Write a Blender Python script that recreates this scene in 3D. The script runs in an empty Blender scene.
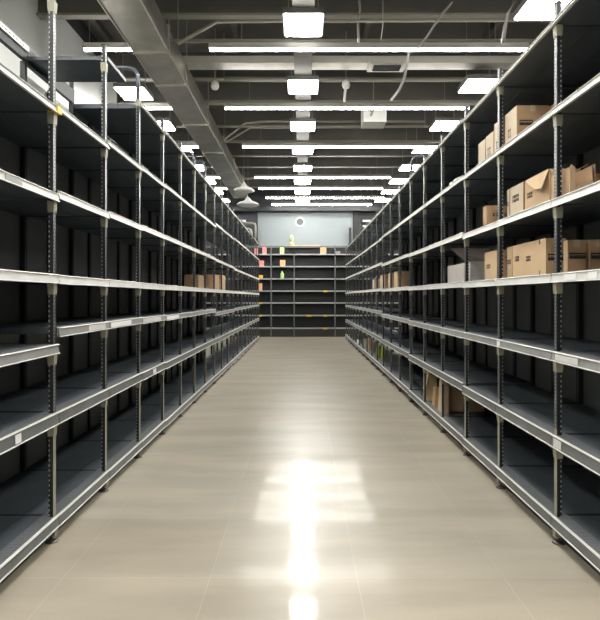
import bpy, bmesh, math, random
from mathutils import Vector, Matrix
random.seed(7)
C = bpy.context.scene.collection
PI = math.pi
EYE = 1.68
F = 550.0
DL, DR = 1.687, 1.72          # rack front planes, left and right of the aisle axis
PITCH = 0.992
Y0L, Y0R = 3.80, 3.88         # first visible post frame on each side
NB = 19
DEPTH = 0.76

# ------------------------------------------------------------------ materials
def new_mat(name, col, rough=0.5, metal=0.0, spec=0.5, emit=None, strength=0, noise=0.0, nscale=8.0, bump=0.0):
    m = bpy.data.materials.new(name); m.use_nodes = True
    nt = m.node_tree; b = nt.nodes['Principled BSDF']
    b.inputs['Base Color'].default_value = (*col, 1)
    b.inputs['Roughness'].default_value = rough
    b.inputs['Metallic'].default_value = metal
    b.inputs['Specular IOR Level'].default_value = spec
    if emit:
        b.inputs['Emission Color'].default_value = (*emit, 1)
        b.inputs['Emission Strength'].default_value = strength
    if noise or bump:
        tc = nt.nodes.new('ShaderNodeTexCoord')
        n = nt.nodes.new('ShaderNodeTexNoise'); n.inputs['Scale'].default_value = nscale
        n.inputs['Detail'].default_value = 5
        nt.links.new(tc.outputs['Object'], n.inputs['Vector'])
        if noise:
            r = nt.nodes.new('ShaderNodeMapRange')
            r.inputs['From Min'].default_value = 0.3; r.inputs['From Max'].default_value = 0.7
            r.inputs['To Min'].default_value = 1 - noise; r.inputs['To Max'].default_value = 1 + noise
            nt.links.new(n.outputs['Fac'], r.inputs['Value'])
            mx = nt.nodes.new('ShaderNodeVectorMath'); mx.operation = 'SCALE'
            mx.inputs[0].default_value = col
            nt.links.new(r.outputs['Result'], mx.inputs['Scale'])
            nt.links.new(mx.outputs['Vector'], b.inputs['Base Color'])
        if bump:
            bp = nt.nodes.new('ShaderNodeBump'); bp.inputs['Strength'].default_value = bump
            bp.inputs['Distance'].default_value = 0.01
            nt.links.new(n.outputs['Fac'], bp.inputs['Height'])
            nt.links.new(bp.outputs['Normal'], b.inputs['Normal'])
    return m

def math_node(nt, op, a, b=None, c=None):
    n = nt.nodes.new('ShaderNodeMath'); n.operation = op
    for i, v in enumerate((a, b, c)):
        if v is None: continue
        if isinstance(v, (int, float)): n.inputs[i].default_value = v
        else: nt.links.new(v, n.inputs[i])
    return n.outputs[0]

def holes_mat(name, base, dot, axis_u, pu, du, axis_v, pv, dv, rough, metal, uc=None, uw=None):
    """surface with a regular pattern of punched slots; pu/pv pitch, du/dv slot fraction."""
    m = new_mat(name, base, rough, metal)
    nt = m.node_tree; b = nt.nodes['Principled BSDF']
    tc = nt.nodes.new('ShaderNodeTexCoord'); sp = nt.nodes.new('ShaderNodeSeparateXYZ')
    nt.links.new(tc.outputs['Object'], sp.inputs[0])
    v = sp.outputs[axis_v]
    fv = math_node(nt, 'LESS_THAN', math_node(nt, 'FRACT', math_node(nt, 'DIVIDE', math_node(nt, 'ADD', v, 50.0), pv)), dv)
    u = sp.outputs[axis_u]
    if uc is not None:
        fu = math_node(nt, 'LESS_THAN', math_node(nt, 'ABSOLUTE', math_node(nt, 'SUBTRACT', u, uc)), uw)
    else:
        fu = math_node(nt, 'LESS_THAN', math_node(nt, 'FRACT', math_node(nt, 'DIVIDE', math_node(nt, 'ADD', u, 50.0), pu)), du)
    f = math_node(nt, 'MULTIPLY', fu, fv)
    mx = nt.nodes.new('ShaderNodeMix'); mx.data_type = 'RGBA'
    nt.links.new(f, mx.inputs['Factor'])
    mx.inputs['A'].default_value = (*base, 1); mx.inputs['B'].default_value = (*dot, 1)
    nt.links.new(mx.outputs['Result'], b.inputs['Base Color'])
    return m

M = {}
M['board'] = new_mat('shelf_board_steel', (0.062, 0.073, 0.084), 0.38, 0.0, 0.5, noise=0.18, nscale=3.0)
M['board_pale'] = new_mat('pale_board', (0.60, 0.61, 0.60), 0.5, 0.0, noise=0.05, nscale=2.0)
M['perf'] = holes_mat('perforated_strip', (0.20, 0.21, 0.22), (0.02, 0.02, 0.02), 0, 0.018, 0.5, 1, 0.020, 0.5, 0.4, 0.2)
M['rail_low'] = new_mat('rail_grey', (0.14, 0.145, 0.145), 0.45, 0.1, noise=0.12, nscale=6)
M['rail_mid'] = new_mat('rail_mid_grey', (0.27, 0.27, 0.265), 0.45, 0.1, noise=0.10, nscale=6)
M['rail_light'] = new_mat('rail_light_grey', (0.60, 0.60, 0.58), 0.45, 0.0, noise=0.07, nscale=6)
M['lip'] = new_mat('rail_lip', (0.72, 0.72, 0.68), 0.35, 0.1)
M['post_dark'] = holes_mat('post_side_punched', (0.016, 0.019, 0.023), (0.50, 0.51, 0.51), 0, 1, 1, 2, 0.034, 0.34, 0.4, 0.3, uc=0.039, uw=0.0035)
M['post_face'] = holes_mat('post_face_punched', (0.055, 0.058, 0.062), (0.34, 0.34, 0.33), 1, 1, 1, 2, 0.025, 0.55, 0.35, 0.3, uc=0.006, uw=0.005)
M['post_leg'] = new_mat('post_lower_beige', (0.26, 0.25, 0.19), 0.45)
M['post_plain'] = new_mat('post_black', (0.014, 0.016, 0.018), 0.5)
M['collar'] = new_mat('bracket_beige', (0.30, 0.29, 0.22), 0.5)
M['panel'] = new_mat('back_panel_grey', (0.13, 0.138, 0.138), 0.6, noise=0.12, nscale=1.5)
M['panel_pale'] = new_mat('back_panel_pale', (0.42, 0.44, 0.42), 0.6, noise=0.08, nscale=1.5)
M['kick'] = new_mat('kick_dark', (0.022, 0.020, 0.016), 0.5)
M['foot'] = new_mat('foot_steel', (0.12, 0.11, 0.10), 0.4, 0.7)
M['hoop'] = new_mat('hoop_tube', (0.10, 0.11, 0.13), 0.3, 0.6)
M['card'] = new_mat('cardboard', (0.54, 0.385, 0.23), 0.8, noise=0.06, nscale=5)
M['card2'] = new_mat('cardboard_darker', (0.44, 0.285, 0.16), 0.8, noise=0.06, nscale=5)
M['card_pale'] = new_mat('cardboard_pale', (0.58, 0.48, 0.36), 0.8, noise=0.06, nscale=5)
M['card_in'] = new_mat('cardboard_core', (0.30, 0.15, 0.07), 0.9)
M['crate'] = new_mat('grey_card', (0.44, 0.41, 0.375), 0.75, noise=0.06, nscale=5)
M['crate_lid'] = new_mat('grey_card_inside', (0.20, 0.165, 0.15), 0.8, noise=0.06, nscale=5)
M['tape'] = new_mat('tape', (0.50, 0.38, 0.24), 0.3)
M['ink'] = new_mat('ink', (0.02, 0.018, 0.016), 0.7)
M['paper'] = new_mat('paper', (0.75, 0.74, 0.70), 0.6)
M['strip'] = new_mat('label_strip', (0.80, 0.80, 0.80), 0.4)
M['yellow'] = new_mat('yellow_plastic', (0.75, 0.48, 0.03), 0.4)
M['green'] = new_mat('lime_plastic', (0.36, 0.62, 0.14), 0.4)
M['lime'] = new_mat('green_bottle_plastic', (0.38, 0.45, 0.03), 0.35)
M['pink'] = new_mat('pink_card', (0.80, 0.24, 0.24), 0.5)
M['orange'] = new_mat('orange_card', (0.85, 0.42, 0.22), 0.5)
M['pastelgreen'] = new_mat('pastel_green', (0.52, 0.78, 0.28), 0.5)
M['wood'] = new_mat('pale_wood', (0.62, 0.48, 0.24), 0.6, noise=0.1, nscale=6)
M['deck'] = new_mat('ceiling_deck', (0.085, 0.080, 0.070), 0.8, noise=0.15, nscale=0.8)
M['beam'] = new_mat('beam_steel', (0.11, 0.105, 0.09), 0.5, 0.2, noise=0.1, nscale=2)
M['flange'] = new_mat('beam_flange', (0.27, 0.255, 0.215), 0.5, 0.2)
M['galv'] = new_mat('galvanised_duct', (0.50, 0.48, 0.43), 0.3, 0.8, noise=0.18, nscale=2.5)
M['galvlip'] = new_mat('galvanised_flange', (0.50, 0.48, 0.42), 0.4, 0.4)
M['pipe'] = new_mat('pipe_grey', (0.32, 0.31, 0.28), 0.4, 0.3)
M['housing_dark'] = new_mat('lamp_housing_dark', (0.13, 0.13, 0.125), 0.5)
M['housing'] = new_mat('lamp_housing', (0.50, 0.50, 0.48), 0.4)
M['lampwhite'] = new_mat('lamp_panel_glow', (0.9, 0.9, 0.9), 0.5, emit=(1, 0.985, 0.93), strength=42)
M['tube'] = new_mat('lamp_tube_glow', (0.9, 0.9, 0.9), 0.5, emit=(1, 0.98, 0.92), strength=34)
M['wallpale'] = new_mat('wall_pale_paint', (0.27, 0.305, 0.315), 0.7, noise=0.05, nscale=0.7)
M['wallwhite'] = new_mat('wall_white_paint', (0.86, 0.87, 0.85), 0.6, noise=0.04, nscale=0.7)
M['walldark'] = new_mat('wall_dark_paint', (0.05, 0.055, 0.058), 0.7, noise=0.1, nscale=0.7)
M['black'] = new_mat('black', (0.01, 0.01, 0.01), 0.6)
M['white'] = new_mat('white_plastic', (0.65, 0.65, 0.62), 0.4)
M['cable'] = new_mat('cable_grey', (0.36, 0.35, 0.33), 0.5)
M['clockface'] = new_mat('grey_green_glass', (0.055, 0.065, 0.055), 0.4)

def floor_mat():
    m = new_mat('polished_floor', (0.45, 0.4, 0.33), 0.16)
    nt = m.node_tree; b = nt.nodes['Principled BSDF']; L = nt.links
    tc = nt.nodes.new('ShaderNodeTexCoord')
    mp = nt.nodes.new('ShaderNodeMapping'); mp.inputs['Location'].default_value = (-1.21, 0.23, 0)
    L.new(tc.outputs['Object'], mp.inputs['Vector'])
    br = nt.nodes.new('ShaderNodeTexBrick'); br.offset = 0.0
    br.inputs['Scale'].default_value = 1.0
    br.inputs['Brick Width'].default_value = 0.88; br.inputs['Row Height'].default_value = 0.88
    br.inputs['Mortar Size'].default_value = 0.004; br.inputs['Mortar Smooth'].default_value = 0.1
    br.inputs['Color1'].default_value = (0.405, 0.358, 0.282, 1); br.inputs['Color2'].default_value = (0.430, 0.392, 0.318, 1)
    br.inputs['Mortar'].default_value = (0.455, 0.415, 0.34, 1)
    L.new(mp.outputs[0], br.inputs['Vector'])
    mp2 = nt.nodes.new('ShaderNodeMapping'); mp2.inputs['Scale'].default_value = (0.5, 2.2, 1)
    L.new(tc.outputs['Object'], mp2.inputs['Vector'])
    n = nt.nodes.new('ShaderNodeTexNoise'); n.inputs['Scale'].default_value = 1.3; n.inputs['Detail'].default_value = 7
    L.new(mp2.outputs[0], n.inputs['Vector'])
    r = nt.nodes.new('ShaderNodeMapRange'); r.inputs['From Min'].default_value = .3; r.inputs['From Max'].default_value = .7
    r.inputs['To Min'].default_value = .86; r.inputs['To Max'].default_value = 1.14
    L.new(n.outputs['Fac'], r.inputs['Value'])
    sc = nt.nodes.new('ShaderNodeVectorMath'); sc.operation = 'SCALE'
    L.new(br.outputs['Color'], sc.inputs[0]); L.new(r.outputs['Result'], sc.inputs['Scale'])
    L.new(sc.outputs['Vector'], b.inputs['Base Color'])
    r2 = nt.nodes.new('ShaderNodeMapRange'); r2.inputs['From Min'].default_value = .3; r2.inputs['From Max'].default_value = .7
    r2.inputs['To Min'].default_value = .05; r2.inputs['To Max'].default_value = .12
    L.new(n.outputs['Fac'], r2.inputs['Value']); b.inputs['Roughness'].default_value = .33; L.new(r2.outputs['Result'], b.inputs['Coat Roughness']); b.inputs['Coat Weight'].default_value = .42; b.inputs['Specular IOR Level'].default_value = .35
    n3 = nt.nodes.new('ShaderNodeTexNoise'); n3.inputs['Scale'].default_value = 1.6; n3.inputs['Detail'].default_value = 1
    L.new(mp2.outputs[0], n3.inputs['Vector'])
    bp = nt.nodes.new('ShaderNodeBump'); bp.inputs['Strength'].default_value = 0.10; bp.inputs['Distance'].default_value = 0.02
    L.new(n3.outputs['Fac'], bp.inputs['Height']); L.new(bp.outputs['Normal'], b.inputs['Normal'])
    return m
M['floor'] = floor_mat()

# ------------------------------------------------------------------ mesh helpers
class MB:
    def __init__(s, *mats): s.bm = bmesh.new(); s.mats = list(mats)
    def box(s, x0, x1, y0, y1, z0, z1, mi=0, faces=None):
        vs = [s.bm.verts.new(p) for p in ((x0,y0,z0),(x1,y0,z0),(x1,y1,z0),(x0,y1,z0),(x0,y0,z1),(x1,y0,z1),(x1,y1,z1),(x0,y1,z1))]
        idx = {'b':(0,3,2,1),'t':(4,5,6,7),'-y':(0,1,5,4),'+x':(1,2,6,5),'+y':(2,3,7,6),'-x':(3,0,4,7)}
        for k, f in idx.items():
            fc = s.bm.faces.new([vs[i] for i in f])
            fc.material_index = (faces or {}).get(k, mi)
        return s
    def prism(s, pts, axis, a0, a1, mi=0):
        """closed outline pts (2-D) extruded along axis from a0 to a1."""
        def P(p, a):
            return {'x': (a, p[0], p[1]), 'y': (p[0], a, p[1]), 'z': (p[0], p[1], a)}[axis]
        A = [s.bm.verts.new(P(p, a0)) for p in pts]; B = [s.bm.verts.new(P(p, a1)) for p in pts]
        n = len(pts)
        for i in range(n):
            f = s.bm.faces.new((A[i], A[(i+1) % n], B[(i+1) % n], B[i])); f.material_index = mi
        f = s.bm.faces.new(A[::-1]); f.material_index = mi
        f = s.bm.faces.new(B); f.material_index = mi
        return s
    def cyl(s, c, r, h, seg=16, mi=0, r2=None, axis='z'):
        r2 = r if r2 is None else r2
        rot = {'z': Matrix(), 'x': Matrix.Rotation(PI/2, 4, 'Y'), 'y': Matrix.Rotation(-PI/2, 4, 'X')}[axis]
        res = bmesh.ops.create_cone(s.bm, cap_ends=True, segments=seg, radius1=r, radius2=r2, depth=h,
                                    matrix=Matrix.Translation(c) @ rot)
        for v in res['verts']:
            for f in v.link_faces: f.material_index = mi
        return s
    def tube(s, pts, r, seg=8, mi=0):
        pts = [Vector(p) for p in pts]; rings = []
        for i, p in enumerate(pts):
            d = (pts[min(i+1, len(pts)-1)] - pts[max(i-1, 0)]).normalized()
            up = Vector((0, 0, 1)) if abs(d.z) < .9 else Vector((1, 0, 0))
            a = d.cross(up).normalized(); b = d.cross(a)
            rings.append([s.bm.verts.new(p + (a*math.cos(t*2*PI/seg) + b*math.sin(t*2*PI/seg))*r) for t in range(seg)])
        for q in range(len(rings)-1):
            for t in range(seg):
                f = s.bm.faces.new((rings[q][t], rings[q][(t+1)%seg], rings[q+1][(t+1)%seg], rings[q+1][t])); f.material_index = mi
                f.smooth = True
        s.bm.faces.new(rings[0][::-1]).material_index = mi; s.bm.faces.new(rings[-1]).material_index = mi
        return s
    def lathe(s, prof, c=(0,0,0), seg=16, mi=0):
        rings = [[s.bm.verts.new((c[0]+r*math.cos(t*2*PI/seg), c[1]+r*math.sin(t*2*PI/seg), c[2]+z)) for t in range(seg)] for r, z in prof]
        for q in range(len(rings)-1):
            for t in range(seg):
                f = s.bm.faces.new((rings[q][t], rings[q][(t+1)%seg], rings[q+1][(t+1)%seg], rings[q+1][t])); f.material_index = mi; f.smooth = True
        s.bm.faces.new(rings[0][::-1]).material_index = mi; s.bm.faces.new(rings[-1]).material_index = mi
        return s
    def mesh(s, name):
        bmesh.ops.recalc_face_normals(s.bm, faces=s.bm.faces)
        me = bpy.data.meshes.new(name)
        for m in s.mats: me.materials.append(m)
        s.bm.to_mesh(me); s.bm.free(); return me

def put(name, me, parent=None, loc=(0,0,0), rot=(0,0,0)):
    o = bpy.data.objects.new(name, me); C.objects.link(o)
    o.location = loc; o.rotation_euler = rot
    if parent: o.parent = parent
    return o
def tag(o, label, cat, group=None):
    o['label'] = label; o['category'] = cat
    if group: o['group'] = group
    return o
def empty(name, loc, label, cat, group=None, rz=0):
    o = bpy.data.objects.new(name, None); C.objects.link(o); o.location = loc; o.rotation_euler = (0,0,rz)
    o.empty_display_size = .1
    return tag(o, label, cat, group)
def struct(name, me, loc=(0,0,0), parent=None):
    o = put(name, me, parent, loc); o['kind'] = 'structure'; return o

def arc(cx, cz, r, a0, a1, n=6):
    return [(cx + r*math.cos(a0+(a1-a0)*i/n), cz + r*math.sin(a0+(a1-a0)*i/n)) for i in range(n+1)]

# ------------------------------------------------------------------ the room
W = 9.0; WL = -4.2; YB = 24.6; YN = -4.0; CH = 6.95
struct('floor', MB(M['floor']).box(WL, W, YN, YB, -0.1, 0).mesh('floor'))
struct('ceiling', MB(M['deck']).box(WL, W, YN, YB, CH, CH+0.15).mesh('ceiling'))
wl = MB(M['walldark'], M['wallwhite'])
wl.box(WL-.15, WL, YN, 12.5, 0, 6.60, 1); wl.box(WL-.15, WL, 12.5, YB, 0, CH, 0); wl.box(WL-.15, WL, YN, 12.5, 6.60, CH, 0)
struct('wall_left', wl.mesh('wall_left'))
struct('wall_right', MB(M['walldark']).box(W, W+.15, YN, YB, 0, CH).mesh('wall_right'))
struct('wall_front', MB(M['walldark']).box(WL, W, YN-.15, YN, 0, CH).mesh('wall_front'))
wb = struct('wall_back', MB(M['walldark']).box(WL, W, YB, YB+.15, 0, CH).mesh('wall_back'))
# pale painted bulkhead in the middle of the back wall, with its dark head beam
struct('trim_1', MB(M['wallpale']).box(-1.97, 2.27, YB-.10, YB, 3.2, 5.46).mesh('trim_1'))
struct('trim_2', MB(M['walldark']).box(WL+.002, W-.002, YB-.55, YB, 5.46, 6.1).mesh('trim_2'))
struct('trim_3', MB(M['black']).box(2.27, 2.55, YB-.25, YB, 0, 5.46).mesh('trim_3'))
t = MB(M['rail_light'])
for (zz) in (5.02, 4.78, 4.42):
    t.box(-4.1, -2.5, YB-.16, YB-.10, zz, zz+.09)
    t.box(2.7, 6.5, YB-.16, YB-.10, zz, zz+.09)
struct('trim_4', t.mesh('trim_4'))

# ------------------------------------------------------------------ ceiling works
beam_ys = [-2.6, -0.2, 2.2, 4.6, 6.9, 8.75, 11.2, 12.7, 14.3, 15.8, 17.3, 18.9, 20.6, 22.4]
def beam_mesh(wf, hb):
    m = MB(M['beam'], M['flange'])
    m.box(WL+.005, W-.005, -.012, .012, 0.015, hb, 0)
    m.box(WL+.005, W-.005, -wf/2, wf/2, 0, 0.035, 1)
    m.box(WL+.005, W-.005, -wf/2, wf/2, hb, hb+.035, 0)
    return m.mesh('ceiling_beam')
bmh = beam_mesh(.14, .5)
ORD = ['first','second','third','fourth','fifth','sixth','seventh','eighth','ninth','tenth','eleventh','twelfth','thirteenth','fourteenth','fifteenth','sixteenth','seventeenth','eighteenth','nineteenth','twentieth']
for i, y in enumerate(beam_ys):
    o = put('ceiling_beam', bmh, None, (0, y, 6.10 + (0.03 if i % 2 else 0)))
    tag(o, 'olive grey steel ceiling beam crossing the aisle under the dark deck', 'beam', 'steel beams under the ceiling deck')
# longitudinal purlins on the deck
pm = MB(M['beam']).box(-.05, .05, YN, YB, -.13, 0).mesh('purlin')
for x in (-3.9, -1.3, 1.25, 3.7, 5.6, 7.6):
    tag(put('purlin', pm, None, (x, 0, CH-.001)), 'thin dark purlin running lengthwise along the ceiling deck', 'purlin', 'purlins along the ceiling deck')

def panel_light(x, y, z, label):
    r = empty('panel_light', (x, y, z), label, 'ceiling light', 'square ceiling light panels')
    put('housing', HOUS, r); put('diffuser', DIFF, r); 
    if True:
        put('hanger_rod', ROD, r, (-.22, 0, .16)); put('hanger_rod', ROD, r, (.22, 0, .16))
HOUS = MB(M['housing_dark']).box(-.30, .30, -.33, .33, 0.012, .10).mesh('housing')
DIFF = MB(M['lampwhite']).box(-.275, .275, -.33, .33, -0.004, .011).mesh('diffuser')
ROD = MB(M['pipe']).box(-.006, .006, -.006, .006, -.06, CH-5.70-.16).mesh('hanger_rod')
H = 4.02
cz = EYE + H
pys = [-1.5, 0.9, 3.3, 5.7, 8.15, 10.55, 13.0, 15.1, 17.2, 19.2, 21.1, 23.0]
k = 0
for i, y in enumerate(pys):
    vis = i >= 4
    wh = ORD[i-4] if vis else None
    panel_light(0.02, y, cz, ('square light panel over the middle of the aisle, %s from the camera' % wh) if vis else
                'square white light panel over the middle of the aisle, behind the picture edge')
    panel_light(3.36, y - (.5 if i == 4 else .05), cz, ('square light panel above the right shelving row, %s from the camera' % wh) if vis else
                'square white light panel above the right shelving row, out of view')
    if i != 4: panel_light(-3.33, y + (.35 if i == 5 else -.05), cz, ('square light panel above the left shelving row, %s from the camera' % wh) if vis else
                'square white light panel above the left shelving row, out of view')

# linear lamps crossing the aisle (y, left x, right x)
def linear_lamp(y, x0, x1, z, label):
    r = empty('linear_light', ((x0+x1)/2, y, z), label, 'ceiling light', 'long linear lamps across the ceiling')
    hw = (x1-x0)/2
    put('lamp_tube', MB(M['tube']).box(-hw, hw, -.02, .02, 0, .036).mesh('lamp_tube'), r)
    put('housing', MB(M['pipe']).prism([(-.03,.037),(.03,.037),(.05,.115),(-.05,.115)], 'x', -hw-.02, hw+.02).mesh('housing'), r)
    for s in (-.8, .8):
        put('hanger_wire', MB(M['pipe']).box(-.004, .004, -.004, .004, .115, CH-z).mesh('hanger_wire'), r, (s*hw, 0, 0))
lin = [(8.85, -1.48, 3.62), (11.6, -1.62, 3.52), (14.6, -1.57, 3.25), (18.35, -1.57, 2.95), (20.2, -1.58, 2.95), (22.1, -1.45, 3.3), (23.7, -1.30, 3.0)]
for i, (y, a, b) in enumerate(lin):
    linear_lamp(y, a, b, cz-.06, 'long thin linear lamp crossing the aisle, %s from the camera' % ORD[i])
for i, (y, b) in enumerate([(8.85, -2.70), (11.6, -2.70), (14.6, -2.70), (18.35, -2.70), (20.2, -2.70)]):
    linear_lamp(y, max(-4.05, b-.8) if i == 0 else -4.05, b, cz-.06, 'linear lamp left of the duct over the left shelving, %s from the camera' % ORD[i])
for i, (y, a) in enumerate([(8.85, 4.7), (11.6, 4.6), (14.6, 4.5), (18.35, 4.2), (20.2, 4.2)]):
    linear_lamp(y, a, a+4.0, cz-.06, 'linear lamp over the right shelving near the side wall, %s from the camera' % ORD[i])
for y in (4.5, 2.1, -.3):
    for a in (-1.5, -4.05, 4.2):
        linear_lamp(y, a, a+{-1.5:5.0, -4.05:1.3, 4.2:4.0}[a], cz-.06, 'long thin linear lamp above the camera end of the aisle, out of view')
# trunking rails that carry the lamps
for i, y in enumerate((8.85, 11.6, 14.6)):
    tag(put('lamp_trunking', MB(M['flange']).box(-2.08, 8.8, -.02, .02, 0, .05).mesh('lamp_trunking'), None, (0, y+.0, cz+.075)),
        'thin pale trunking rail above the %s linear lamp crossing the ceiling' % ORD[i], 'trunking')

# rectangular galvanised duct on the left
dz = 5.60
duct = empty('air_duct', (-2.41, 0, dz), 'grey galvanised rectangular air duct running lengthwise above the left shelving', 'duct')
dseg = [-3.0, -.6, 1.8, 4.2, 6.6, 8.8, 10.15, 12.5, 14.9, 17.3, 19.7, 21.6]
for a, b in zip(dseg[:-1], dseg[1:]):
    put('duct_section', MB(M['galv']).box(-.265, .265, a+.03, b-.03, 0, .40).mesh('duct_section'), duct)
    put('flange_ring', MB(M['galvlip']).box(-.295, .295, b-.03, b+.03, -.03, .43).mesh('flange_ring'), duct)
e = MB(M['galvlip'])
e.box(-.285, -.2655, dseg[0], dseg[-1], -.02, .02); e.box(.2655, .285, dseg[0], dseg[-1], -.02, .02)
put('edge_trim', e.mesh('edge_trim'), duct)
rod = MB(M['pipe']).box(-.008, .008, -.008, .008, .43, CH-dz).mesh('hanger_rod')
for b in dseg[1:-1]:
    for sx in (-.28, .28): put('hanger_rod', rod, duct, (sx, b, 0))
tray = empty('cable_tray', (.02, 0, cz+.105), 'dark grey cable tray running lengthwise above the middle row of panels', 'cable tray')
put('tray_body', MB(M['beam']).box(-.16, .16, -1.8, 23.4, 0, .04).mesh('tray_body'), tray)
for yy in (.2, 4.0, 8.0, 12.0, 16.0, 20.0):
    put('hanger_rod', MB(M['pipe']).box(-.01, .01, -.01, .01, .04, CH-cz-.105).mesh('hanger_rod'), tray, (-.15, yy, 0))
    put('hanger_rod', MB(M['pipe']).box(-.01, .01, -.01, .01, .04, CH-cz-.105).mesh('hanger_rod'), tray, (.15, yy, 0))
# cross duct with grille
cd = empty('cross_duct', (0, 10.25, 5.98), 'pale flat cross duct over the aisle with a dark grille', 'duct')
put('duct_body', MB(M['galv']).box(-2.2, 5.4, -.16, .16, 0, .11).mesh('duct_body'), cd)
put('duct_flange', MB(M['galvlip']).box(-2.2, 5.4, -.19, -.161, -.015, .11).mesh('duct_flange'), cd)
put('grille_frame', MB(M['galvlip']).box(1.22, 1.90, -.30, .10, -.07, -.016).mesh('grille_frame'), cd)
g = MB(M['black'], M['post_plain']); g.box(1.31, 1.81, -.22, .02, -.085, -.071)
for q in range(6): g.box(1.31, 1.81, -.20+q*.036, -.19+q*.036, -.095, -.086, 1)
put('grille', g.mesh('grille'), cd)
# branch box hanging off the duct
bx = empty('filter_box', (1.63, 12.55, 5.60), 'white square ceiling unit box behind the second linear lamp', 'ceiling unit')
put('body', MB(M['white']).box(-.26, .26, -.25, .25, 0, .42).mesh('body'), bx)
put('round_port', MB(M['pipe']).cyl((-.1, -.27, .28), .055, .05, 12, axis='y').mesh('round_port'), bx)
put('outlet_arm', MB(M['pipe']).tube([(-.02,-.27,.34),(-.06,-.29,.22),(-.1,-.29,.12)], .022).mesh('outlet_arm'), bx)
put('hanger_rod', MB(M['pipe']).box(-.01, .01, -.01, .01, .42, CH-5.60).mesh('hanger_rod'), bx)

def at(px, py, y):
    return ((px-302)*y/F, y, EYE+(297-py)*y/F)
def pipe(name, pts, r, mat, label, cat, group=None):
    o = put(name, MB(M[mat]).tube(pts, r).mesh(name))
    if name == 'conduit':
        for p in (pts[0], pts[-1]):
            put('hanger_rod', MB(M['pipe']).box(p[0]-.006, p[0]+.006, p[1]-.006, p[1]+.006, p[2], CH).mesh('hanger_rod'), o)
    return tag(o, label, cat, group)
pipe('conduit', [at(178,44,8.6), at(200,31,8.6), at(217,21.5,8.6), at(300,21,8.6), at(420,20.5,8.6), at(600,20,8.6)], .028, 'flange', 'pale conduit pipe crossing the ceiling nearest the camera, bent down at its left end', 'pipe')
pipe('conduit', [at(225,139,13.3), at(234,132,13.3), at(245,123,13.3), at(262,121.5,13.3), at(425,121.5,13.3)], .028, 'flange', 'pale conduit pipe behind the second linear lamp, bent down at its left end', 'pipe')
pipe('conduit', [at(225,143,13.8), at(238,135,13.8), at(250,128,13.8), at(425,127,13.8)], .022, 'pipe', 'thin darker conduit pipe just below the bent pale conduit', 'pipe')
pipe('conduit', [at(224,79,11.0), at(320,79.5,11.0), at(590,79,11.0)], .05, 'flange', 'thick pale pipe crossing the ceiling between first and second linear lamps', 'pipe')
pipe('hanging_cable', [at(452,2,8.3), at(440,17,8.3), at(426,38,8.4), at(417,49,8.5)], .018, 'cable', 'grey cable slanting down to the first linear lamp, right of the aisle middle', 'cable')
pipe('hanging_cable', [at(409,52,9.4), at(407,65,9.6), at(404,79,9.9), at(399,90,10.3), at(391,100,11)], .024, 'cable', 'grey cable curving down between the first and second linear lamps', 'cable')
pipe('hanging_cable', [at(359,0,8.7), at(360,10,8.7), at(358,22,8.7), at(358.5,42,8.75)], .020, 'cable', 'grey cable hanging above the first linear lamp near the aisle middle', 'cable')
pipe('hanging_cable', [at(515,0,8.3), at(508,14,8.3), at(505,26,8.4), at(503,42,8.6)], .030, 'cable', 'thick grey cable hanging at the right end of the first linear lamp', 'cable')
pipe('hanging_cable', [at(383,0,8.3), at(383,25,8.4), at(381,40,8.6)], .008, 'cable', 'very thin grey wire hanging above the first linear lamp', 'cable')
pipe('hanging_cable', [at(346,86,10.9), at(345,93,11), at(344.5,101,11.2)], .026, 'white', 'white cable end drooping in front of the second linear lamp', 'cable')
def spot(px, py, y, label):
    p = at(px, py, y); r = empty('ceiling_sensor', p, label, 'sensor')
    put('bulb', MB(M['white']).lathe([(.01,-.1),(.06,-.08),(.085,-.02),(.07,.05),(.03,.08)]).mesh('bulb'), r)
    put('stem', MB(M['pipe']).cyl((0,0,(CH-p[2])/2+.04), .012, CH-p[2]-.08, 8).mesh('stem'), r)
spot(215, 85, 10.8, 'small white bulb-shaped sensor hanging right of the air duct')
spot(346, 84, 10.9, 'small white bulb-shaped sensor above the drooping cable end')

def dome(px, py, y, r, label):
    p = at(px, py, y)
    o = empty('dome_light', p, label, 'pendant lamp')
    put('shade', MB(M['housing']).lathe([(r,0),(r*.98,.02),(r*.75,.08),(r*.35,.13),(r*.12,.24)], seg=24).mesh('shade'), o)
    put('diffuser', MB(M['housing']).cyl((0,0,-.012), r*.9, .02, 24).mesh('diffuser'), o)
    put('stem', MB(M['pipe']).cyl((0,0,(CH-p[2])/2+.11), .006, CH-p[2]-.24, 8).mesh('stem'), o)
dome(248, 205, 17.5, .36, 'round grey dome lamp over the far left shelving, lower of two')
dome(244, 191, 16.5, .32, 'round grey dome lamp over the far left shelving, upper of two')

# ------------------------------------------------------------------ shelving bays
HP = PITCH/2
# local frame: x>0 goes outward from the aisle, y along the aisle
RAIL_H = [.074, .080, .064, .062, .055, .046, .034]
def board_mesh(mats, seams=2, perf=True, th=.032, split=None):
    m = MB(*mats)
    n = seams+1
    if split is None:
        for q in range(n):
            x0 = .008 + (DEPTH-.02)*q/n; x1 = .008 + (DEPTH-.02)*(q+1)/n - .003
            m.box(x0, x1, -HP+.004, HP-.004, -th, 0, 0)
        m.box(.008, DEPTH-.015, -HP+.004, -HP+.03, -th-.012, -th, 0)
        m.box(.008, DEPTH-.015, HP-.03, HP-.004, -th-.012, -th, 0)
    for e in (-1, 1):
        ya, yb = sorted((e*(HP-.004), e*(HP-.014))); m.box(.10, DEPTH-.015, ya, yb, .0005, .0035, 2)
    if perf:
        m.box(.012, .10, -HP+.006, HP-.006, 0.0005, .003, 1)
    return m.mesh('shelf')
BOARD = board_mesh((M['board'], M['perf'], M['post_plain']))
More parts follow.
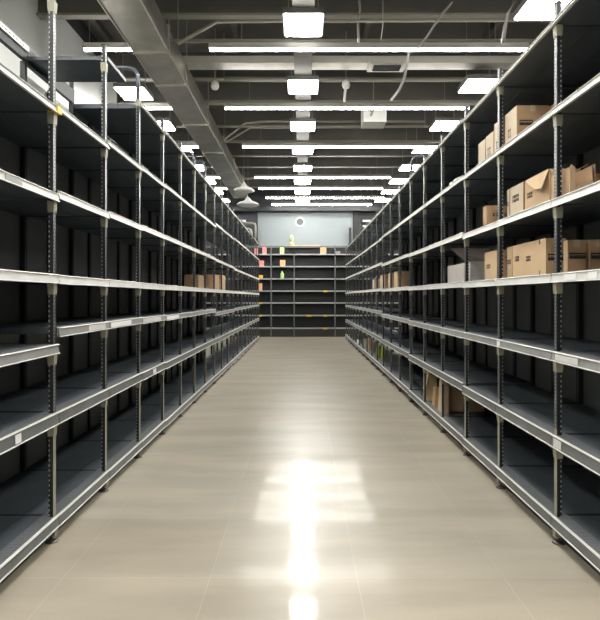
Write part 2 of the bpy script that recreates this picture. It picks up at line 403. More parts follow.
BOARD_UP = board_mesh((M['board'], M['perf'], M['post_plain']), 2, False)
RAILS = []
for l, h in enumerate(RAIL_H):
    mk = ['rail_low','rail_low','rail_mid','rail_light','rail_light','rail_light','rail_light'][l]  # upper rails get lighter greys: stronger light near the lamps put into the colour
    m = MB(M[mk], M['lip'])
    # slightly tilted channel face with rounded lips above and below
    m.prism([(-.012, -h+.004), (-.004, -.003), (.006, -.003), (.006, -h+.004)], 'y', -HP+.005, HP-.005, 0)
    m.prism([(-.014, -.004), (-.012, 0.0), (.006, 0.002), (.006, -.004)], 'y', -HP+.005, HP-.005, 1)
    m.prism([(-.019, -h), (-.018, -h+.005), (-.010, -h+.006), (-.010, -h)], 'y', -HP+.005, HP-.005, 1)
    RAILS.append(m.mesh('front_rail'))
def post_mesh(h, hooks=False):
    m = MB(M['post_dark'], M['post_face'], M['post_plain'], M['post_leg'])
    # tube 36 x 56 mm set behind the front rails; pale punched face to the aisle
    m.box(.012, .044, -.021, .021, .78, h, 0, faces={'-x': 1, '+x': 2, 't': 2})
    m.box(.012, .044, -.021, .021, .10, .78, 0, faces={'-x': 3, '+x': 2})
    m.box(.010, .046, -.023, .023, h, h+.012, 2)
    return m.mesh('post')
POST = {}
def post(h):
    h = round(h, 2)
    if h not in POST: POST[h] = post_mesh(h)
    return POST[h]
BACKPOST = MB(M['post_plain']).box(DEPTH-.055, DEPTH-.012, -.021, .021, 0, 3.72).mesh('back_post')
MIDPOST = MB(M['post_plain']).box(DEPTH-.035, DEPTH-.012, -.03, .03, .1, 3.66).mesh('panel_stile')
COLLAR = MB(M['collar']).prism([(.004, 0), (.052, 0), (.051, -.04), (.048, -.075), (.008, -.075), (.005, -.04)], 'y', -.025, .025).mesh('bracket')
FOOT = MB(M['foot'], M['post_leg'])
FOOT.box(.000, .046, -.023, .023, .045, .135, 1)
FOOT.cyl((.032, 0, .045), .011, .07, 10); FOOT.cyl((.032, 0, .055), .022, .02, 6)
FOOT.lathe([(.042, 0), (.042, .006), (.028, .014), (.014, .018)], (.032, 0, 0), 16)
FOOT = FOOT.mesh('levelling_foot')
KICK = MB(M['kick']).box(.075, .09, -HP+.001, HP-.001, 0, .11).mesh('kick_plate')
KICKB = MB(M['kick']).box(DEPTH-.07, DEPTH-.056, -HP+.03, HP-.03, 0, .13).mesh('kick_plate')
def panel_mesh(z0, z1, y0, y1, m):
    return MB(m).box(DEPTH-.010, DEPTH-.002, y0, y1, z0, z1).mesh('back_panel')
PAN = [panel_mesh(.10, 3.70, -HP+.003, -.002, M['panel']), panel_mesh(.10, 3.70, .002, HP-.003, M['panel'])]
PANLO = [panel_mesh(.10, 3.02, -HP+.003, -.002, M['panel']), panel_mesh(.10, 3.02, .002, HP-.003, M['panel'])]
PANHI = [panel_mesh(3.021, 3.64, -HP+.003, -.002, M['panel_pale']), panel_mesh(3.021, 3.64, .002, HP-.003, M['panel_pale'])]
def hoop_mesh(z):
    r = .10; x0, x1 = .032, DEPTH-.034
    pts = [(x0, 0, 3.6)] + [(x, 0, zz) for x, zz in arc(x0+r, z-r, r, PI, PI/2)] + [(x, 0, zz) for x, zz in arc(x1-r, z-r, r, PI/2, 0)] + [(x1, 0, 3.6)]
    return MB(M['hoop']).tube(pts, .022, 10).mesh('top_hoop')
HOOPS = {}
BACKBEAM = MB(M['post_plain']).box(DEPTH-.058, DEPTH-.02, -HP+.005, HP-.005, -.07, .07).mesh('top_back_beam')
BACKRAIL = MB(M['lip'], M['ink']).box(DEPTH-.075, DEPTH-.06, -HP+.01, HP-.01, .005, .05)
for q in range(14): BACKRAIL.box(DEPTH-.0765, DEPTH-.0755, -.40+q*.055, -.37+q*.055+random.uniform(-.01,.01), .02, .03, 1)
BACKRAIL = BACKRAIL.mesh('back_rail')

def left_levels(i):
    if i == 0: return [.175,.885,1.355,1.835,2.39,2.985,3.74]
    if i == 1: return [.172,.885,1.467,1.832,2.415,3.01,3.74]
    if i == 2: return [.168,.885,1.467,1.832,2.43,3.045,3.78]
    if i == 3: return [.165,.88,1.46,1.83,2.44,3.06,3.71]
    if i < 8: return [.155,.87,1.45,1.83,2.445,3.075,3.73]
    if i < 11: return [.15,.86,1.38,1.83,2.43,3.13,3.74]
    return [.15,.86,1.40,1.83,2.40,3.16,3.75]
def right_levels(i):
    if i < 3: return [.183,.737,1.308,1.840,2.347,2.965,3.565]
    if i < 6: return [.19,.76,1.305,1.845,2.37,2.975,3.585]
    if i < 9: return [.20,.78,1.32,1.855,2.385,2.975,3.56]
    return [.205,.80,1.37,1.87,2.43,2.95,3.56]
STRIPS = {}   # (side, bay, level): list of (y0, y1, material) in world-direction order
def strips(o_rail, side, i, l):
    pass

def side_word(s): return 'left' if s < 0 else 'right'
def make_bay(s, i):
    D = DL if s < 0 else DR; y0 = Y0L if s < 0 else Y0R
    yc = y0 + PITCH*(i-1) + HP
    lv = left_levels(i) if s < 0 else right_levels(i)
    extra = ''
    if s > 0: extra = {0: ', with opened cartons', 1: ', with lettered cartons', 2: ', with the grey box', 4: ', torn cardboard below'}.get(i, '')
    else: extra = {0: ', cropped left', 1: ', open at the top', 2: ', hooped on top'}.get(i, '')
    if i >= 11: extra += ', open-backed'
    r = empty('shelving_unit', (s*D, yc, 0), 'dark steel shelving unit in the %s row, %s from the camera%s' % (side_word(s), ORD[i], extra),
              'shelving', 'shelving units along the %s side' % side_word(s), PI if s < 0 else 0)
    e_ = HP-.024
    far = e_ if s > 0 else -e_
    if s > 0 and i == 0: r.location.y -= .10
    if s > 0 and i == 1: r.location.y -= .05; r.scale.y = (PITCH+.10)/PITCH
    topp = 3.85 if s < 0 else 3.68
    frames = [far] + ([-far] if i == 0 else [])
    hz = {(-1,2):4.08, (-1,5):3.98, (-1,6):4.08, (1,5):3.93}.get((s, i))
    for fy in frames:
        p = put('post', post(topp), r, (0, fy, 0))
        put('levelling_foot', FOOT, p)
        put('back_post', BACKPOST, r, (0, fy, 0))
        if hz and fy == far:
            if hz not in HOOPS: HOOPS[hz] = hoop_mesh(hz)
            put('top_hoop', HOOPS[hz], r, (0, fy + (.05 if s < 0 else -.05)*0, 0))
        for l in range(1, 7):
            put('bracket', COLLAR, r, (0, fy, lv[l]-RAIL_H[l]-.001))
    pale_top = (s < 0 and i in (0, 1))
    for l, z in enumerate(lv):
        if l == 6 and pale_top:
            bm_ = put('top_back_beam', BACKBEAM, r, (0, 0, z+.06))
            put('label_strip', BACKRAIL, bm_)
            continue
        if l == 6 and s < 0 and i == 2:
            # only the nearer half of the top level is boarded
            m = MB(M['board']).box(.008, DEPTH-.012, HP-.50, HP-.004, -.032, 0).mesh('shelf')
            b = put('shelf', m, r, (0, 0, z)); b['label'] = 'short top board over half the bay'
            put('top_back_beam', BACKBEAM, r, (0, 0, z))
            continue
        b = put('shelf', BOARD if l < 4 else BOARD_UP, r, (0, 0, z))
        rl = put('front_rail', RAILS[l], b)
    if i < 11:
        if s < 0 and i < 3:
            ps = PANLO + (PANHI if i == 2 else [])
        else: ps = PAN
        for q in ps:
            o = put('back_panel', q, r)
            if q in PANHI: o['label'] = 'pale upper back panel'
        put('panel_stile', MIDPOST, r)
    put('kick_plate', KICK, r)
    return r
BAY = {}
for s in (-1, 1):
    for i in range(NB):
        BAY[s, i] = make_bay(s, i)

# price strips / tickets stuck on some front rails (world y given by picture position)
def rail_ticket(s, l, i, ya, yb, mat, label, frac=.7):
    D = DL if s < 0 else DR
    lv = (left_levels(i) if s < 0 else right_levels(i))[l]; h = RAIL_H[l]
    r = BAY[s, i]
    yc = r.location.y
    lo, hi = (ya-yc)*(1 if s > 0 else -1), (yb-yc)*(1 if s > 0 else -1)
    if lo > hi: lo, hi = hi, lo
    mb = MB(M[mat]); a = (1-frac)/2
    mb.prism([(-.0155, -h*(1-a)), (-.0135, -h*a-.002), (-.0118, -h*a-.002), (-.0138, -h*(1-a))], 'y', lo, hi)
    o = put('price_ticket', mb.mesh('price_ticket'), r, (0, 0, lv)); o['label'] = label
def yat(s, px): return (DL if s < 0 else DR)*F/abs(px-302)
rail_ticket(1, 3, 0, yat(1,599), yat(1,590), 'strip', 'white price ticket')
rail_ticket(1, 3, 0, yat(1,578), yat(1,566), 'strip', 'white price ticket')
rail_ticket(1, 2, 0, yat(1,580), yat(1,557), 'rail_light', 'pale price strip')
rail_ticket(1, 2, 1, yat(1,503), yat(1,500.5), 'strip', 'pale price strip')
rail_ticket(1, 1, 0, yat(1,563), yat(1,555.5), 'rail_light', 'pale price strip')
rail_ticket(-1, 1, 0, yat(-1,13), yat(-1,19), 'strip', 'white price ticket')
rail_ticket(-1, 2, 2, yat(-1,87), yat(-1,105), 'rail_light', 'pale price strip') if False else None
rail_ticket(-1, 2, 1, yat(-1,87), yat(-1,104), 'rail_light', 'pale price strip')
rail_ticket(-1, 2, 2, yat(-1,109.5), yat(-1,130), 'strip', 'white price strip')
rail_ticket(-1, 2, 3, yat(-1,142), yat(-1,160), 'rail_light', 'pale price strip')
rail_ticket(-1, 2, 4, yat(-1,166), yat(-1,178), 'strip', 'white price strip')
rail_ticket(-1, 4, 0, yat(-1,3), yat(-1,20), 'rail_mid', 'grey price strip')
rail_ticket(-1, 1, 3, yat(-1,152), yat(-1,155), 'strip', 'white price ticket')
def yellow_clip(s, i, l, up=False):
    r = BAY[s, i]; lv = (left_levels(i) if s < 0 else right_levels(i))[l]
    far = HP if s > 0 else -HP
    o = put('marker_clip', MB(M['yellow']).box(-.022, .05, -.032, .032, -.045, .004).mesh('marker_clip'), r, (0, far*.965, lv)); o['label'] = 'yellow marker clip'
yellow_clip(-1, 0, 5)

# ------------------------------------------------------------------ cartons
def marks(kind, w, h):
    """printed marks as flat strokes in a local (u,v) plane, 0..w by 0..h."""
    m = MB(M['ink'])
    def q(u0, u1, v0, v1): m.box(u0, u1, -.0012, -.0004, v0, v1)
    if kind == 'band':       # framed black band with pale letters reversed out
        q(0, w, h*.78, h); q(0, w, 0, h*.42); q(0, w*.04, 0, h); q(w*.96, w, 0, h)
        for k in range(9): q(w*(.08+.1*k), w*(.08+.1*k)+w*.06, h*.42, h*.62)
    elif kind == 'logo':     # two rows of block letters
        for k in range(4):
            u = w*k/4
            for (v0, v1) in ((h*.56, h), (0, h*.44)):
                q(u, u+w*.08, v0, v1)
                if k % 2: q(u+w*.055, u+w*.19, v0, v0+h*.1); q(u+w*.14, u+w*.19, v0, v1)
                else: q(u+w*.055, u+w*.19, v1-h*.1, v1)
                q(u+w*.055, u+w*.17, (v0+v1)/2-h*.04, (v0+v1)/2+h*.04)
    elif kind == 'arrow':
        q(w*.15, w*.25, 0, h*.8); q(w*.02, w*.38, h*.62, h*.72); q(w*.65, w*.75, 0, h*.8); q(w*.5, w*.9, h*.62, h*.72); q(0, w, 0, h*.06)
    return m.mesh('printed_mark')
def mark_x(parent, x, y, z, w, h, kind):    # on the side facing the aisle of a right-hand carton (faces -x), runs along y
    o = put('printed_mark', marks(kind, w, h), parent, (x, y, z), (0, 0, -PI/2)); o['label'] = 'black printed lettering'
def mark_y(parent, x, y, z, w, h, kind):    # on the side facing the camera
    o = put('printed_mark', marks(kind, w, h), parent, (x, y, z)); o['label'] = 'black printed band'

def carton(x0, x1, y0, y1, z, h, label, mat='card', tape=True, group=None, name='cardboard_box', end=None):
    r = empty(name, ((x0+x1)/2, (y0+y1)/2, z), label, 'box', group)
    hx, hy = (x1-x0)/2, (y1-y0)/2; g = .0015
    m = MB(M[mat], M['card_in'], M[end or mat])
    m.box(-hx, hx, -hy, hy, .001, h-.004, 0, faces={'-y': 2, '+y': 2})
    # top flaps meeting at the middle, a visible seam
    m.box(-hx, -g, -hy, hy, h-.004, h, 0, faces={'-y': 2}); m.box(g, hx, -hy, hy, h-.004, h, 0, faces={'-y': 2})
    m.box(-hx+.002, hx-.002, -hy+.002, hy-.002, h-.005, h-.0035, 1)
    put('carton_body', m.mesh('carton_body'), r)
    if tape:
        tw = min(.022, hx*.5)
        t = MB(M['tape']).box(-tw, tw, -hy-.001, hy+.001, h, h+.001)
        t.box(-tw, tw, -hy-.0012, -hy-.0002, h-.05, h+.001)
        t.box(-tw, tw, hy+.0002, hy+.0012, h-.05, h+.001)
        put('tape', t.mesh('tape'), r)
    return r, hx, hy
XA = 1.80
R0 = right_levels(0)
GR = 'tan cartons on the right shelves'
# level four (at eye height)
z = R0[3]+.004
r, hx, hy = carton(1.80, 1.948, 4.06, 4.70, z, .272, 'long tan carton behind the nearest right post with lettering on its long side', end='card2', group=GR)
mark_x(r, -hx-.001, hy-.06, .135, .085, .042, 'logo'); mark_x(r, -hx-.001, -.02+.05, .12, .085, .042, 'logo'); mark_y(r, -hx+.015, -hy-.001, .105, .118, .05, 'band')
t_ = MB(M['ink']).box(-hx-.0014, -hx-.0002, -hy+.10, -hy+.112, .235, .272); t_.box(-hx-.0014, -hx-.0002, -hy+.10, -hy+.112, .0, .035)
put('strap_slot', t_.mesh('strap_slot'), r)
r, hx, hy = carton(1.80, 1.948, 4.712, 4.825, z, .27, 'short tan carton touching the far end of the long lettered carton', end='card2', group=GR)
mark_x(r, -hx-.001, .045, .12, .08, .04, 'logo')
r, hx, hy = carton(1.80, 1.95, 5.08, 5.42, z, .27, 'tan carton standing between the grey open box and the lettered cartons', end='card2', group=GR)
mark_x(r, -hx-.001, .11, .11, .11, .04, 'logo')
r, hx, hy = carton(1.835, 1.965, 3.80, 3.86, z, .23, 'tan carton just right of the nearest right post, black band on its end', end='card2', group=GR)
mark_y(r, -hx+.012, -hy-.001, .10, .115, .042, 'band')
r, hx, hy = carton(1.985, 2.125, 3.80, 3.86, z, .233, 'tan carton at the right picture edge, black band on its end', end='card2', group=GR)
mark_y(r, -hx+.012, -hy-.001, .10, .115, .042, 'band')

# grey open box with raised lid
def open_box(name, x0, x1, y0, y1, z, h, mat, label, flaps, front=None):
    r = empty(name, ((x0+x1)/2, (y0+y1)/2, z), label, 'box')
    hx, hy = (x1-x0)/2, (y1-y0)/2; t = .005
    m = MB(M[mat])
    m.box(-hx, hx, -hy, hy, 0, t)
    m.box(-hx, -hx+t, -hy, hy, t, h); m.box(hx-t, hx, -hy, hy, t, h)
    m.box(-hx+t, hx-t, -hy, -hy+t, t, front or h); m.box(-hx+t, hx-t, hy-t, hy, t, h)
    put('carton_body', m.mesh('carton_body'), r)
    for pts in flaps:      # quads given in box coordinates, thickened
        P = [Vector(p) for p in pts]; n = (P[1]-P[0]).cross(P[2]-P[0]).normalized()*.004
        bm = bmesh.new(); A = [bm.verts.new(p) for p in P]; B = [bm.verts.new(p+n) for p in P]; k = len(P)
        bm.faces.new(A[::-1]); bm.faces.new(B)
        for j in range(k): bm.faces.new((A[j], A[(j+1)%k], B[(j+1)%k], B[j]))
        bmesh.ops.recalc_face_normals(bm, faces=bm.faces)
        me = bpy.data.meshes.new('flap'); me.materials.append(M['crate_lid' if mat == 'crate' else mat]); bm.to_mesh(me); bm.free()
        put('flap', me, r)
    return r
gz = right_levels(2)[3]+.004
hx, hy = .11, .46; hh = .215
open_box('open_box', 1.80, 2.02, 5.88, 6.80, gz, hh, 'crate', 'grey open cardboard box with a raised pointed lid flap', [
    [(-hx+.0, hy-.12, hh+.21), (.10, -hy+.02, hh+.15), (hx, -hy, hh), (.06, hy-.32, hh)],
    [(.02, -hy-.004, hh), (hx, -hy-.004, hh), (hx, -hy-.05, hh+.04), (.05, -hy-.04, hh+.06)]])

# level five
z = R0[4]+.004
r5 = open_box('open_box', 1.80, 2.02, 4.00, 4.44, z, .262, 'card', 'tan open carton with a bent side flap left of the nearest right post', [
    [(-.11, -.215, .262), (-.11, .20, .262), (-.145, .06, .20), (-.17, -.12, .13), (-.165, -.215, .12)],
    [(-.11, -.22, .262), (.11, -.22, .262), (.10, -.28, .20), (-.09, -.30, .16)],
    [(.11, -.2, .262), (.11, .2, .262), (.18, .2, .30), (.18, -.2, .30)]])
mark_x(r5, -.111, .17, .11, .10, .045, 'logo')
r, hx, hy = carton(1.80, 2.00, 4.475, 4.755, z, .268, 'square tan carton beside the bent-flap carton on the shelf above eye height', mat='card_pale', end='card_in', group=GR)
mark_x(r, -hx-.001, .08, .13, .14, .06, 'logo')
r, hx, hy = carton(1.80, 2.00, 4.772, 4.825, z, .268, 'narrow tan carton half hidden behind the second right post', mat='card_pale', end='card_in', group=GR)
mark_x(r, -hx-.001, .02, .12, .04, .05, 'arrow')
r, hx, hy = carton(1.785, 2.00, 5.32, 5.42, z, .215, 'small brown carton left of the second right post with a black print', mat='card2', end='card2', group=GR)
mark_y(r, -hx+.06, -hy-.001, .11, .15, .03, 'logo')
put('sticker', MB(M['yellow']).box(-.03, .05, -.035, .02, .2155, .219).mesh('sticker'), r)
# opened cartons with curved flaps, nearest on the right
def curl(parent, x0, x1, y, z0, z1, mat):
    n = 10; m = MB(M[mat]); P = []
    for k in range(n+1):
        t = k/n; P.append((x0+(x1-x0)*t, z0 + (z1-z0)*math.sin(t*PI*.55)))
    pts = P + [(x1, 0.002), (x0, 0.002)]
    m.prism(pts, 'y', y, y+.006); put('flap', m.mesh('flap'), parent)
ob = open_box('open_box', 1.79, 1.935, 3.66, 3.95, z, .20, 'card2', 'open tan carton with a curved front flap right of the nearest right post', [], .05)
m = MB(M['card']); m.prism([(-.0725, 0.001), (-.045, 0.001), (-.048, .19), (-.0725, .212), (-.083, .19), (-.084, .03)], 'y', -.153, -.147)
put('flap', m.mesh('flap'), ob); curl(ob, -.055, .071, -.158, .04, .10, 'card')
ob = open_box('open_box', 1.95, 2.19, 3.66, 3.95, z, .215, 'card2', 'open tan carton cut by the right picture edge, curved front flap', [], .08)
curl(ob, -.12, .12, -.158, .10, .15, 'card')

# level six
z = R0[5]+.004
r, hx, hy = carton(1.78, 2.05, 4.56, 4.82, z, .30, 'large brown carton high on the right with a black band on its end', mat='card_pale', end='card2', group=GR)
mark_y(r, -.112, -hy-.001, .135, .11, .045, 'band'); mark_x(r, -hx-.001, .06, .08, .07, .09, 'arrow')
r, hx, hy = carton(2.06, 2.30, 4.46, 4.81, z, .29, 'brown carton behind the large high carton, flap ajar', mat='card2', end='card2', group=GR)
for (a, b, h, lab, mk) in ((4.90, 5.12, .315, 'tall pale carton just behind the second right post on the sixth shelf', 'arrow'),
                        (5.14, 5.35, .265, 'middle pale carton of the three behind the second right post, sixth shelf', 'arrow'),
                        (5.37, 5.58, .26, 'farthest pale carton of the three behind the second right post, sixth shelf', None)):
    r, hx, hy = carton(1.79, 2.02, a, b, z, h, lab, mat='card_pale', end='card_in', group=GR)
    if mk: mark_x(r, -hx-.001, .06, .07, .10, .09, mk)
for k, yy in enumerate((6.30, 6.48)):
    tag(put('small_packet', MB(M['paper']).prism([(-.05,0),(.05,0),(.05,.05),(.0,.07),(-.05,.05)], 'y', -.05, .05).mesh('small_packet'), None, (1.80, yy, right_levels(3)[5]+.004)),
        'small white packet on the sixth right shelf, %s of two' % ('nearer', 'farther')[k], 'packet')

# eye-level cartons far down
def far_carton(s, y, w, x0, h, l, label, mat, dep=.4, end=None):
    i = int((y - (Y0L if s < 0 else Y0R))/PITCH)+1
    lv = (left_levels(i) if s < 0 else right_levels(i))[l]
    a, b = (x0, x0+w) if s > 0 else (-x0-w, -x0)
    r, _, _ = carton(a, b, y, y+dep, lv+.004, h, label, mat=mat, end=end, group='far cartons at eye height')
far_carton(1, 10.36, .22, 1.80, .31, 3, 'far tan carton at eye height on the right, nearest of four', 'card', .40, 'card2')
far_carton(1, 11.05, .22, 1.80, .31, 3, 'far tan carton at eye height on the right, second of four', 'card_pale', .40, 'card2')
far_carton(1, 11.95, .24, 1.80, .30, 3, 'far tan carton at eye height on the right, third of four', 'card', .7, 'card2')
far_carton(1, 13.83, .20, 1.80, .24, 3, 'far small pale carton at eye height on the right, last of four', 'card_pale', .45)
far_carton(-1, 12.0, .21, 1.76, .33, 3, 'far tan carton at eye height on the left, the brighter one', 'card', .62, 'card2')
far_carton(-1, 11.1, .26, 1.76, .30, 3, 'far brown carton at eye height on the left, the darker one', 'card2', .55)
far_carton(-1, 10.1, .26, 1.90, .26, 3, 'dim brown carton at eye height on the left behind the posts', 'card2', .55)

# lowest shelf, right
bz = right_levels(4)[0]+.004
r, hx, hy = carton(1.86, 2.085, 7.10, 7.36, bz, .325, 'tan carton on the lowest right shelf, biggest of the group', end='card', group='cartons on the lowest right shelf')
put('sheet', MB(M['card_pale']).prism([(-.02,.33),(.01,.325),(.06,.333),(.02,.345)], 'y', -.12, .10).mesh('sheet'), r)
r, hx, hy = carton(2.14, 2.36, 7.12, 7.4, bz, .185, 'low brown carton right of the biggest carton on the lowest right shelf', mat='card2', group='cartons on the lowest right shelf')
def slab(pts, y0, y1, loc, mat, label, name='cardboard_sheet'):
    o = put(name, MB(M[mat]).prism(pts, 'y', y0, y1).mesh(name), None, loc); return tag(o, label, 'cardboard')
slab([(0,0),(.07,0),(.085,.40),(.02,.41)], -.16, .10, (1.785, 7.12, bz), 'card', 'upright folded cardboard slab beside the biggest carton on the lowest right shelf')
slab([(0,0),(.10,0),(.13,.18),(.12,.40),(.03,.41),(.0,.30),(-.03,.16)], -.10, .08, (1.80, 7.97, bz), 'card', 'torn crumpled cardboard piece on the lowest right shelf left of the fourth post')
slab([(0,0),(.10,0),(.11,.24),(.02,.26)], -.07, .07, (1.80, 7.55, bz), 'card2', 'small cardboard piece leaning between the torn piece and the slab')
# far bottles and small cartons
bz2 = right_levels(11)[0]+.004
def bottle(loc, h, r, mat, label):
    e = empty('bottle', loc, label, 'bottle')
    put('body', MB(M[mat]).lathe([(r*.9,0),(r,.01),(r,h*.62),(r*.7,h*.74),(r*.34,h*.84),(r*.34,h*.9)], seg=16).mesh('body'), e)
    put('cap', MB(M[mat]).lathe([(r*.4,h*.9),(r*.4,h),(r*.2,h+.005)], seg=12).mesh('cap'), e)
bottle((1.90, 12.9, bz2), .36, .055, 'lime', 'yellow-green bottle on the lowest far right shelf, nearer of the pair')
bottle((1.88, 13.55, bz2), .33, .055, 'lime', 'yellow-green bottle on the lowest far right shelf, farther of the pair')
carton(1.86, 2.0, 15.3, 15.6, bz2, .23, 'tiny far tan carton beyond the green bottles on the right, nearer one', group='cartons on the lowest right shelf')
carton(1.84, 1.99, 16.3, 16.6, bz2, .23, 'tiny far tan carton beyond the green bottles on the right, farther one', mat='card_pale', group='cartons on the lowest right shelf')
tag(put('paper_roll', MB(M['paper']).cyl((0,0,.06), .055, .12, 16).mesh('paper_roll'), None, (1.79, 17.4, bz2)), 'small white roll on the lowest far right shelf', 'roll')

# ------------------------------------------------------------------ back rack across the aisle end
YR = 23.1
BL = [.38, .92, 1.45, 1.95, 2.46, 2.98, 3.49]
M['rail_back'] = new_mat('rail_back_grey', (0.36, 0.37, 0.37), 0.45, 0.1)
bx_posts = [-4.15, -3.58, -3.01, -1.30, -.33, 1.39, 3.11, 4.83, 6.55]
bx_names = ['far left, hidden side', 'left of the aisle end, outer', 'left of the aisle end, inner', 'narrow one with the coloured cards', 'in the middle of the aisle end', 'right of the aisle middle', 'right of the aisle end, inner', 'right of the aisle end, outer']
for i in range(8):
    a, b = bx_posts[i], bx_posts[i+1]; c = (a+b)/2; hw = (b-a)/2
    r = empty('back_shelving_unit', (c, YR, 0), 'black shelving unit closing the aisle end, ' + bx_names[i], 'shelving', 'black shelving across the aisle end')
    for l, z in enumerate(BL):
        m = MB(M['board']).box(-hw+.002, hw-.002, .012, .55, -.03, 0)
        s_ = put('shelf', m.mesh('shelf'), r, (0, 0, z))
        put('front_rail', MB(M['rail_back']).box(-hw+.002, hw-.002, -.01, .011, -.045, .003).mesh('front_rail'), s_)
    put('post', MB(M['rail_low']).box(hw-.02, hw+.02, -.028, -.0105, 0, 3.86 if i in (2, 4) else 3.5).mesh('post'), r) if i != 7 else None
    put('back_panel', MB(M['post_plain']).box(-hw+.001, hw-.001, .551, .565, .0, 3.80).mesh('back_panel'), r)
    put('top_rail', MB(M['rail_low']).box(-hw+.002, hw-.002, .30, .34, 3.78, 3.86).mesh('top_rail'), r)
    put('side_panel', MB(M['post_plain']).box(-hw+.001, -hw+.012, .35, .55, .38, 3.80).mesh('side_panel'), r)
    put('kick_plate', MB(M['kick']).box(-hw, hw, .08, .10, 0, .34).mesh('kick_plate'), r)

def card(px, y1, y2, w, mat, l, label, shape='card'):
    x = (px-302)*YR/F; h = (y2-y1)/550*YR; z = BL[l]+.003
    hw = w/550*YR/2
    if shape == 'card':
        r = empty('display_card', (x, YR+.06, z), label, 'card')
        put('card', MB(M[mat]).prism([(-hw,0),(hw,0),(hw,h*.93),(hw*.8,h),(-hw*.8,h),(-hw,h*.93)], 'y', -.05, .05).mesh('card'), r)
        put('foot', MB(M['white']).box(-hw*.9, hw*.9, -.055, .055, 0, .012).mesh('foot'), r)
    else:
        bottle((x, YR+.08, z), h, hw*.9, mat, label)
card(256.3, 248.5, 254, 3.6, 'pink', 6, 'small faded pink card pack on the top back shelf, left one')
card(264.4, 247, 254, 4.2, 'pink', 6, 'small pink card pack on the top back shelf beside the rack post')
card(261.5, 260.5, 266, 4.6, 'pink', 5, 'small dull red pack on the second back shelf from the top')
card(282, 247.5, 254, 4.2, 'pastelgreen', 6, 'pale green pack on the top back shelf')
card(282.6, 260, 266, 5.2, 'orange', 5, 'orange pack below the pale green pack')
card(282.2, 271, 278.3, 4.2, 'pastelgreen', 4, 'pale green bottle below the orange pack', 'bottle')
card(323.3, 247.5, 254, 6.0, 'orange', 6, 'peach orange pack on the top back shelf right of the middle')
card(260.5, 275, 278.3, 4.6, 'yellow', 4, 'yellow and blue pack at the left edge of the back shelves')
card(260.3, 283, 290.3, 3.6, 'orange', 3, 'peach pack below the yellow pack at the left edge')
tag(put('grey_tray', MB(M['rail_mid']).prism([(-.09,0),(.09,0),(.10,.11),(-.10,.11)], 'y', -.08, .08).mesh('grey_tray'), None, ((338-302)*YR/F, YR+.12, BL[6]+.003)), 'small grey tray on the top back shelf at the right', 'tray')
for (px, py, w, lab) in ((260, 303, 4.5, 'yellow ticket at the left end of the third back rail from the floor'), (260, 315, 4, 'yellow ticket at the left end of the second back rail from the floor'),
                    (325.5, 291, 4.5, 'yellow ticket on the middle back rail right of centre'), (309, 315, 5, 'yellow ticket on the second back rail from the floor, middle'),
                    (325.5, 315, 3.5, 'small yellow ticket on the second back rail from the floor, right'), (325, 327.5, 4.5, 'yellow ticket on the lowest back rail')):
    x = (px-302)*YR/F
    l = min(range(7), key=lambda q: abs(BL[q]-.02-(EYE+(297-py)*YR/F)))
    tag(put('rail_ticket', MB(M['yellow']).prism([(-w*.021,-.012),(w*.021,-.012),(w*.018,.055),(-w*.018,.055)], 'y', -.012, 0).mesh('rail_ticket'), None, (x, YR-.0105, BL[l]-.046)), lab, 'ticket')
# on top of the rack
tag(put('timber_plank', MB(M['wood']).box(-.68, .68, -.10, .10, 0, .035).mesh('timber_plank'), None, (.10, YR+.42, 3.862)), 'pale timber plank lying on top of the back shelving', 'plank')
bb = empty('bottle', ((291.5-302)*YR/F, YR+.42, 3.898), 'yellow-topped spray bottle standing on the timber plank', 'bottle')
put('body', MB(M['wood']).lathe([(.10,0),(.11,.02),(.10,.09),(.05,.14),(.045,.16)]).mesh('body'), bb)
put('spray_head', MB(M['pastelgreen']).lathe([(.05,.16),(.075,.2),(.075,.36),(.05,.42)]).mesh('spray_head'), bb)
put('trigger', MB(M['ink']).cyl((0,-.075,.28), .02, .03, 10, axis='y').mesh('trigger'), bb)
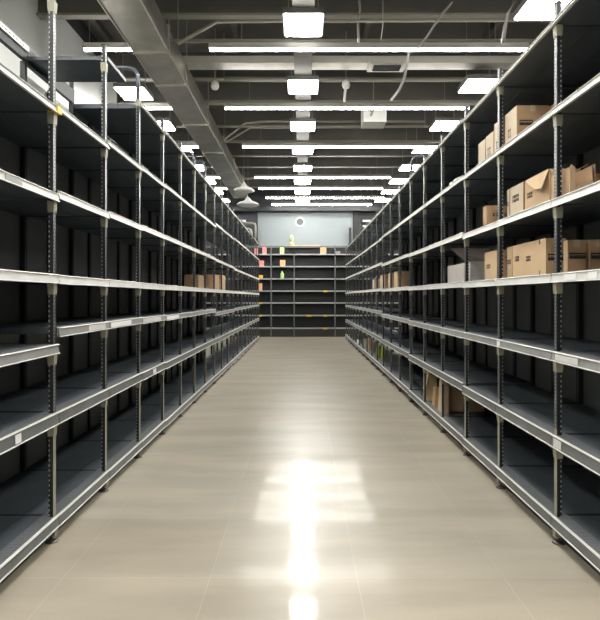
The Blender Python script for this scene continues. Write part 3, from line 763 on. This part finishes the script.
# round vent on the pale bulkhead
wv = empty('round_vent', ((300-302)*24.5/F, YB-.10, EYE+(297-222)*24.5/F), 'round vent with a white ring on the pale back wall', 'vent')
ring = MB(M['strip'])
segs = 32; R1, R2 = .215, .155
for t in range(segs):
    a0, a1 = t*2*PI/segs, (t+1)*2*PI/segs
    def p(r, a, y): return ring.bm.verts.new((r*math.cos(a), y, r*math.sin(a)))
    v = [p(R1,a0,0), p(R1,a1,0), p(R1,a1,-.05), p(R1,a0,-.05), p(R2,a0,0), p(R2,a1,0), p(R2,a1,-.05), p(R2,a0,-.05)]
    for f in ((0,1,2,3), (7,6,5,4), (3,2,6,7), (0,4,5,1)): ring.bm.faces.new([v[i] for i in f])
bmesh.ops.remove_doubles(ring.bm, verts=ring.bm.verts, dist=1e-5)
put('ring', ring.mesh('ring'), wv)
put('vent_disc', MB(M['clockface']).cyl((0, -.012, 0), .154, .02, 32, axis='y').mesh('vent_disc'), wv)
# bent pale pipes at the left of the bulkhead
tag(put('wall_pipe', MB(M['pipe']).tube([at(240,223,24.1), at(252,223,24.1), at(255,224,24.1), at(255.6,227,24.1), at(255.6,246,24.1)], .05).mesh('wall_pipe')), 'pale bent pipe left of the pale back wall', 'pipe')
tag(put('wall_pipe', MB(M['pipe']).tube([at(240,229,24.1), at(249,229,24.1), at(251,230,24.1), at(251.5,233,24.1), at(251.5,246,24.1)], .05).mesh('wall_pipe')), 'inner pale bent pipe left of the pale back wall, nested under the other', 'pipe')
tag(put('wall_post', MB(M['post_plain']).box(-.05,.05,-.05,.05,0,.75).mesh('wall_post'), None, (at(350,0,24.3)[0], 24.3, 3.99)), 'short black post at the right edge of the pale back wall', 'post')

# ------------------------------------------------------------------ camera, world, view
w = bpy.data.worlds.new('world'); bpy.context.scene.world = w; w.use_nodes = True
w.node_tree.nodes['Background'].inputs[0].default_value = (0.6, 0.62, 0.65, 1)
w.node_tree.nodes['Background'].inputs[1].default_value = 0.05
cam = bpy.data.cameras.new('camera'); co = bpy.data.objects.new('camera', cam); C.objects.link(co)
co.location = (0, 0, EYE); co.rotation_euler = (PI/2, 0, 0)
cam.sensor_fit = 'HORIZONTAL'; cam.sensor_width = 36; cam.lens = 36*F/600
cam.shift_x = -2/600; cam.shift_y = -13/600
cam.clip_start = .05; cam.clip_end = 100
bpy.context.scene.camera = co
vs = bpy.context.scene.view_settings
vs.view_transform = 'Standard'; vs.look = 'None'; vs.gamma = 1; vs.use_curve_mapping = False; vs.exposure = 0.3
